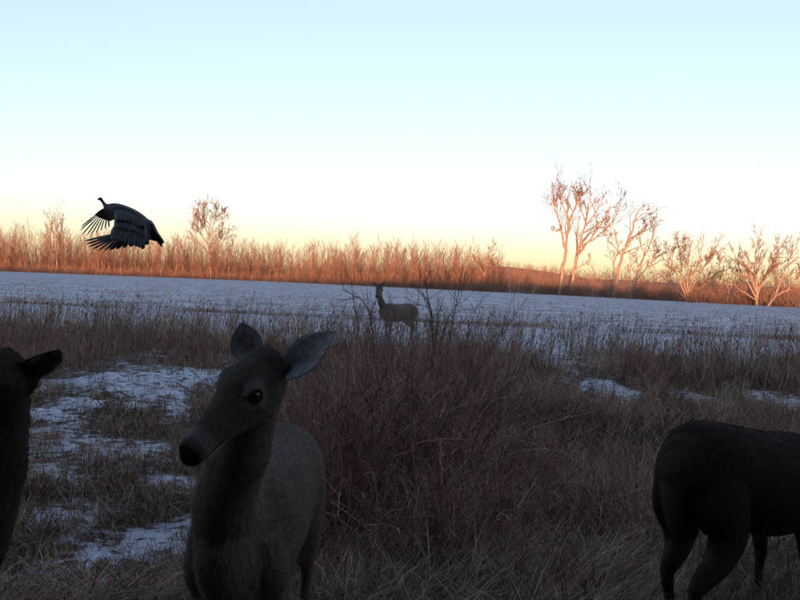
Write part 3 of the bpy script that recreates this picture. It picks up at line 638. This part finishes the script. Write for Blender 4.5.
    def colour(P):
        h = P - pl; q = h @ f / hk; l = h @ lat / hk; v = h @ u / hk; nose_d = np.linalg.norm(h - f * .3 * hk, axis=1) / hk
        base = np.array([.108, .084, .068]); c = np.tile(base, (len(P), 1)); z = P[:, 2] / s
        nz = (fbm(P[:, 0] * 9 + P[:, 1] * 5, P[:, 2] * 9, 77, 3) - .5)[:, None]; c *= 1 + .5 * nz
        def mixc(mask, col): c[:] = c * (1 - mask[:, None]) + np.array(col) * mask[:, None]
        x = P[:, 0] / s
        mixc(sstep(.50, .42, z + drop) * sstep(.34, .40, z + drop) * sstep(.30, .0, np.abs(P[:, 1] / s) - .03) * (np.abs(x) < .5) * sstep(.13, .09, np.abs(P[:, 1] / s)) * .7, (.30, .28, .25))       # belly
        mixc(sstep(.80, .87, z + drop) * (x < .4) * .35, (.06, .05, .042))                                        # darker back
        mixc((x < -.5) * sstep(.75, .6, z + drop) * sstep(.07, .03, np.abs(P[:, 1] / s)) * .5, (.28, .26, .23))       # rump patch
        mixc(sstep(.08, .03, z) * 1.0, (.02, .018, .016))                                                           # hooves
        nm = sstep(.235, .205, np.linalg.norm(h - f * .14 * hk, axis=1) / hk) * sstep(-.05, .03, q)
        mixc(nm * sstep(.02, .05, v) * .45, (.062, .047, .038))                                                     # dark forehead
        mixc(nm * sstep(.05, .1, q) * sstep(.2, .13, q) * sstep(.0, -.03, v) * sstep(-.075, -.05, v) * .4, (.17, .135, .11))   # paler cheek
        mixc(nm * sstep(.20, .28, q) * sstep(.0, .02, v + .02) * .6, (.06, .048, .04))                                # dark bridge of the nose
        mixc(nm * sstep(.245, .262, q) * sstep(.302, .285, q) * .3, (.22, .205, .19))                                   # pale band behind the nose
        mixc(nm * sstep(.215, .25, q) * sstep(-.026, -.036, v) * sstep(-.08, -.06, v) * .75, (.32, .31, .30))                                 # chin
        mixc(nm * sstep(.225, .24, q) * sstep(.3, .29, q) * sstep(.005, .002, np.abs(v + .022 + (.28 - q) * .08)) * .8, (.02, .018, .016))      # mouth
        mixc(nm * sstep(.305, .311, q) * sstep(-.024, -.014, v), (.012, .011, .011))                                  # nose pad
        mixc(nm * sstep(.055, .0, np.abs(q - .05)) * sstep(-.055, -.09, v) * sstep(-.15, -.11, v) * .4, (.2, .19, .19))                    # throat
        for sg in (-1, 1):
            de = np.sqrt((q - .113) ** 2 + (v - .024) ** 2 + (l - sg * .06) ** 2); mixc(nm * sstep(.045, .028, de) * .6, (.26, .23, .2)); mixc(nm * sstep(.025, .020, de), (.02, .016, .014))
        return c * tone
    col = colour(V)
    nv = len(V); Fall = [F]
    Vall, Call, Iall = [V], [col], [np.zeros(nv)]
    for sg, (tip, nrm) in zip((1, -1), ears):
        eb = pl + lat * sg * .062 * hk + u * .014 * hk + f * .004; te = loc_(tip); d_ = unit(te - eb)
        Ve, Fe, ins = ear(eb - d_ * .01, te, dir_(np.array(nrm, float)), ear_w * hk)
        Fall.append(Fe + nv); nv += len(Ve); Vall.append(Ve); Iall.append(ins)
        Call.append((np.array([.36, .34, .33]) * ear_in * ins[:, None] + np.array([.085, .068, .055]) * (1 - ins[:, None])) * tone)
    V = np.concatenate(Vall); F = np.concatenate(Fall); col = np.concatenate(Call)
    body = link('body', mesh_np('deer_body', V, F, col, True), M_FUR, root)
    # eyes
    for sg in (-1, 1):
        ec = pl + f * .113 * hk + u * .026 * hk + lat * sg * .0528 * hk; th, ph = np.meshgrid(np.linspace(0, np.pi, 12), np.linspace(0, 2 * np.pi, 16, endpoint=False), indexing='ij')
        E = np.stack([np.sin(th) * np.cos(ph), np.sin(th) * np.sin(ph), np.cos(th)], -1).reshape(-1, 3) * np.array([.0145]) * hk
        E = ec + E[:, :1] * f * 1.15 + E[:, 1:2] * u * .95 + E[:, 2:] * lat; i = np.arange(192).reshape(12, 16); j = np.roll(i, -1, 1)
        link('eye', mesh_np('eye', E, np.stack([i[:-1], j[:-1], j[1:], i[1:]], -1).reshape(-1, 4), None, True), M_EYE, root)
    if fur_n:
        T = np.concatenate([F[:, [0, 1, 2]], F[:, [0, 2, 3]]]); A, B, D = V[T[:, 0]], V[T[:, 1]], V[T[:, 2]]; cr = np.cross(B - A, D - A); ar = np.linalg.norm(cr, axis=1)
        wt = ar * np.where(np.linalg.norm(A - pl - f * .14 * hk, axis=1) < .24 * hk, 3.5, 1.0); k = rng.choice(len(T), fur_n, p=wt / wt.sum()); r1, r2 = rng.random(fur_n), rng.random(fur_n); sw = r1 + r2 > 1; r1[sw], r2[sw] = 1 - r1[sw], 1 - r2[sw]
        p = A[k] + (B[k] - A[k]) * r1[:, None] + (D[k] - A[k]) * r2[:, None]; nrm = cr[k] / (ar[k][:, None] + 1e-12); cc = col[T[k, 0]]
        hq = (p - pl) @ f / hk; hd_ = np.linalg.norm(p - pl - f * .14 * hk, axis=1) / hk
        onh = (hd_ < .25) & (hq > -.06); ne = np.linalg.norm(p - pl - f * .113 * hk - u * .026 * hk, axis=1)
        keep = ~(onh & (hq > .304))
        for sg in (-1, 1): keep &= np.linalg.norm(p - (pl + f * .113 * hk + u * .026 * hk + lat * sg * .058 * hk), axis=1) > .024 * hk
        nd = unit(n3 - n1); isneck = (~onh) & (p[:, 0] > .33 * s) & (p[:, 2] > .45 * s); isleg = p[:, 2] < .42 * s
        flow = np.tile([-.85, 0, -.4], (fur_n, 1)); flow[isneck] = -nd; flow[isleg] = (0, 0, -1); fw_ = (sstep(.27, .17, hd_) * sstep(-.08, .02, hq))[:, None]; flow = flow * (1 - fw_) - f * fw_
        flow = flow - nrm * np.sum(flow * nrm, 1)[:, None]; flow /= np.linalg.norm(flow, axis=1)[:, None] + 1e-9
        d = flow * .88 + nrm * rng.uniform(.10, .36, fur_n)[:, None] + rng.normal(size=(fur_n, 3)) * .13; d /= np.linalg.norm(d, axis=1)[:, None]
        ln = np.where(isleg, .010, np.where(isneck, .024, .021)); ln = ln * (1 - fw_[:, 0]) + fw_[:, 0] * np.interp(hq, [0, .08, .2], [.013, .010, .007]); ln = ln * fur_len * rng.uniform(.6, 1.3, fur_n)
        wv = np.cross(d, nrm); wv /= np.linalg.norm(wv, axis=1)[:, None] + 1e-9; hw = np.where(onh, .0007, .0011)[:, None]
        cc = cc * rng.uniform(.65, 1.5, (fur_n, 1)); p0 = p - nrm * .001
        HV = np.stack([p0 - wv * hw, p0 + wv * hw, p0 + d * ln[:, None]], 1)[keep].reshape(-1, 3); nk_ = keep.sum()
        hm = mesh_np('fur', HV, np.arange(nk_ * 3).reshape(-1, 3), np.repeat(cc[keep], 3, 0)); ho = link('fur', hm, M_FUR, root); ho['kind'] = 'stuff'
    return root

# the doe that looks left, facing the camera
f_ = unit([-.506, -.586, -.632]); u_ = np.array([-.199, -.626, .739]); hk_ = 1.02; pl_ = at(238, 389, 2.2) - f_ * .113 * hk_ - u_ * .026 * hk_
deer('doe with raised head and upright ears looking left, facing the camera', np.array([-.45, 2.86, 0.0]), math.atan2(-1, -.06), pl_, pl_ + f_ * .31 * hk_, u_,
     [(at(332, 331, 2.20), (-.35, -.9, .3)), (at(241, 322, 2.31), (-.38, -.8, .42))],   .0055, 150000, 1.12, [.02, -.05, .03, -.04], scale=1.05, ear_w=.049, neck_k=.82)
# dark deer at the right edge, seen from behind its rump, heading away to the right with its head lowered
hv = unit([.78, .63, 0]); c0 = np.array([1.53, 3.62, 0.0]); hp = c0 + hv * .92
deer('dark deer cut off by the right edge, rump and hind legs in view', c0, math.atan2(hv[1], hv[0]), hp + [0, 0, .66], hp + hv * .22 + [0, 0, .44], hv * .8 + [0, 0, .6],
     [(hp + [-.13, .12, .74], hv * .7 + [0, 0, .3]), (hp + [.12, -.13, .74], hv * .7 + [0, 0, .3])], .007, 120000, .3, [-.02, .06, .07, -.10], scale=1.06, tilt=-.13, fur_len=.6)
# dark deer at the left edge: back of the head and one ear, looking away over the field
pl_ = at(2, 377, 1.9); fv = unit([-.68, .68, -.25])
deer('black silhouetted deer at the left edge, one ear out, looking away', np.array([pl_[0] - .60, 1.95, 0.0]), R(6), pl_, pl_ + fv * .32, (0, .1, 1),
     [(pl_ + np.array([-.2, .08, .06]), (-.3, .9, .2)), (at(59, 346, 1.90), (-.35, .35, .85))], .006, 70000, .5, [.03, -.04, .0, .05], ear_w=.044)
# the deer out in the field
c0 = gat(396, 341, .2); c0[2] = ground_z(c0[:1], c0[1:2])[0]; D = c0[1]
deer('small distant deer standing broadside in the snowy field', c0, R(218), at(379.5, 290.5, D - .35), at(377, 295.5, D - .57), (0, -.2, 1),
     [(at(372.5, 282, D - .35), (0, -1, 0)), (at(386.5, 281.5, D - .35), (0, -1, 0))], .010, 0, 1.2, [.02, -.06, .08, -.05], scale=.93, head_k=1.15, ear_w=.05, ear_in=.3, neck_k=.64)

# ------------------------------------------------------------------ turkey in flight
def turkey():
    D = 10.0; ppm = FPX / D; c0 = at(128, 222, D); root = empty('wild_turkey', c0)
    tag(root, 'dark turkey in flight with both wings swept down above the field', 'turkey')
    def P(px, py, dd=0.0): return at(px, py, D + dd) - c0
    def st(rows): return [(*P(a, b_, e), w_ / ppm, h_ / ppm) for a, b_, e, w_, h_ in rows]
    yv = np.array([0, 1.0, 0])
    parts = [loft(st([(103.5, 205, 0, 1.2, 1.2), (107, 207, 0, 4, 3.5), (114, 210, 0, 8, 7.5), (123, 215, 0, 11, 10), (133, 221, 0, 12, 11), (142, 227, 0, 10.5, 10), (150, 233, 0, 7, 7), (156, 239, 0, 3, 3), (158, 241, 0, .6, .6)]), yv, 5, 20),
             loft(st([(109, 210, 0, 3.5, 3.5), (106, 206.5, 0, 2.4, 2.4), (103.6, 203, 0, 1.6, 1.6), (101.8, 200.5, 0, 1.5, 1.5), (100.6, 198.9, 0, 1.9, 1.8), (99, 198.9, 0, 1.5, 1.2), (97.2, 200, 0, .5, .4), (96.4, 200.6, 0, .15, .15)]), yv, 4, 12)]
    V, F = fuse(parts, .009, 3); dark = np.array([.032, .026, .023]); cc = np.tile(dark, (len(V), 1)) * (1 + .6 * (fbm(V[:, 0] * 30, V[:, 2] * 30, 5, 2) - .5))[:, None]
    hm = V[:, 0] < P(104, 0)[0]; cc[hm] = (.07, .055, .06)
    link('body', mesh_np('turkey_body', V, F, cc, True), M_FEATHER, root)
    def feather(a, b_, wd, nrm, parent, name, c1=(.036, .029, .025), c2=(.11, .095, .08), bend=.06, bars=True):
        """one flight feather from a to b: two vanes with a slight roof, a raised shaft, pale bars"""
        a, b_ = np.array(a), np.array(b_); ax = b_ - a; L_ = np.linalg.norm(ax); ax = ax / L_; nv = unit(np.array(nrm) - ax * np.dot(nrm, ax)); sd_ = np.cross(ax, nv); V, cl = [], []; n = 11
        for i in range(n):
            u = i / (n - 1); ww = wd * np.interp(u, [0, .1, .4, .8, .95, 1], [.35, .7, 1, .9, .55, .12]); p = a + ax * L_ * u - nv * bend * L_ * u * u
            V += [p - sd_ * ww * .40 - nv * ww * .10, p + nv * .003, p + sd_ * ww * .60 - nv * ww * .12, p - nv * .004]; bar = bars and (int(u * 22) % 2 == 0) and u > .1; cl += [c2 if bar else c1] * 4
        i = (np.arange(n - 1) * 4)[:, None]; F = np.concatenate([i + [0, 1, 5, 4], i + [1, 2, 6, 5], i + [2, 3, 7, 6], i + [3, 0, 4, 7]])
        return link(name, mesh_np(name, np.array(V), F, np.array(cl)), M_FEATHER, parent)
    def slab(grid, th, nrm, name, parent):
        """covered inner wing: a bent sheet with thickness, grid of points rows x cols"""
        Gd = np.array(grid); r, c = Gd.shape[:2]; g2 = np.stack([catmull(Gd[i], 4) for i in range(r)]); g3 = np.stack([catmull(g2[:, j], 4) for j in range(g2.shape[1])], 1); r, c = g3.shape[:2]
        tk = th * np.sin(np.linspace(.25, np.pi - .15, c))[None, :, None] * np.linspace(1, .5, r)[:, None, None]; rip = (np.sin(np.linspace(0, 34, c))[None, :, None] * .003 + .002 * np.sin(np.linspace(0, 22, r))[:, None, None])
        nv = unit(nrm); A = g3 + nv * (tk + rip); B = g3 - nv * tk; V = np.concatenate([A.reshape(-1, 3), B.reshape(-1, 3)]); k = r * c; i = np.arange(k).reshape(r, c)
        fi = np.stack([i[:-1, :-1], i[:-1, 1:], i[1:, 1:], i[1:, :-1]], -1).reshape(-1, 4); e = np.concatenate([i[0], i[1:, -1], i[-1, -2::-1], i[-2:0:-1, 0]]); e2 = np.roll(e, -1)
        return link(name, mesh_np(name, V, [np.concatenate([fi, fi[:, ::-1] + k, np.stack([e, e2, e2 + k, e + k], -1)])], np.tile(dark, (len(V), 1)) * (1 + .7 * (fbm(V[:, 0] * 25, V[:, 2] * 25, 9, 2) - .5))[:, None], True), M_FEATHER, parent)
    # near wing: shoulder forward, swept down towards the viewer; its primaries fan out to the left
    nw = slab([[P(113, 208, -.08), P(122, 208, -.1), P(135, 213, -.1), P(147, 224, -.07)], [P(117, 220, -.26), P(124, 222, -.28), P(136, 227, -.27), P(150, 235, -.2)], [P(114, 231, -.36), P(121, 233, -.38), P(133, 237, -.36), P(149, 241, -.28)], [P(110, 237.5, -.46), P(118, 240, -.46), P(131, 241, -.42), P(142, 241, -.32)]], .018, (-.2, -.9, .4), 'wing', root)
    roots = [(115, 234), (115.5, 235), (116, 236), (116.5, 236.5), (117, 237), (119, 237), (122, 237), (127, 237), (130, 237), (133, 237), (136, 237), (139, 237), (142, 237)]
    tips = [(84.5, 240.3), (85.5, 243.5), (88, 246.3), (92.5, 248.6), (98, 250.2), (104, 250.8), (110, 250), (116, 248.8), (123, 247.6), (130, 247), (137, 246.6), (143.5, 246), (149, 244.5)]
    for i, (a, b_) in enumerate(zip(roots, tips)):
        feather(P(*a, -.40 + i * .008), P(*b_, -.62 + i * .035), (.034 if i < 6 else .075), (-.15, -.9, .45 if i < 6 else .3), nw, 'feather', bend=.04 if i < 6 else .0)
    # overlapping coverts on the near wing
    for r_ in range(4):
        for i in range(11):
            q = i / 10; x0 = 116 + 27 * q - r_ * .3; y0 = 213 + r_ * 6 + 9 * q ** 1.5 - 2.0 * (r_ == 0)
            feather(P(x0, y0, -.20 - r_ * .07 + .05 * q), P(x0 + 1.5 - 5 * (1 - q) * (r_ > 1), y0 + 9 + rng.normal() * .5, -.33 - r_ * .06 + .06 * q), .062, (-.2, -.9, .3), nw, 'feather', c1=tuple(np.array([.024, .02, .019]) * rng.uniform(.6, 1.6)), bend=.0, bars=False)
    # far wing
    fw = slab([[P(106, 207, .06), P(109, 209, .08), P(114, 212, .1), P(119, 216, .1)], [P(99, 211, .26), P(103, 213, .28), P(108, 216, .28), P(113, 220, .24)], [P(94.5, 215, .38), P(98, 217, .4), P(103, 219, .4), P(109, 221.5, .34)]], .012, (-.2, -.8, .5), 'wing', root)
    roots = [(96.5, 214.5), (97.5, 215.5), (98.5, 216.5), (100, 217), (101.5, 217.5), (103, 218), (104.5, 218.5), (106.5, 219), (108.5, 219.5)]
    tips = [(80, 226.5), (79, 230), (80.8, 234.6), (85.5, 235.4), (90.5, 234.6), (95.5, 233), (100, 231), (104.5, 229), (108.8, 227.2)]
    for i, (a, b_) in enumerate(zip(roots, tips)):
        feather(P(*a, .38), P(*b_, .58 - i * .02), .030, (-.3, -.85, .4), fw, 'feather', bend=.04)
    # tail: a narrow half-folded fan pointing down and back
    tl = slab([[P(148, 219, -.05), P(153, 224, 0), P(152, 231, .05)], [P(152, 223, -.06), P(156, 229, 0), P(155, 235, .06)], [P(155, 229, -.06), P(159, 235, 0), P(157, 239, .06)]], .012, (.5, -.4, .8), 'tail', root)
    for i in range(9):
        q = i / 8; feather(P(153 + 2.5 * math.sin(q * 3.1), 226 + 8 * q, -.08 + .16 * q), P(164.5 - 4 * (1 - q) * q * 2 - 1.5 * q, 247.5 - 4.5 * (1 - q) + 0 * q, -.14 + .28 * q), .05, (.6, -.35, .7), tl, 'feather', c1=(.03, .022, .018), c2=(.075, .05, .035), bend=-.02)
turkey()
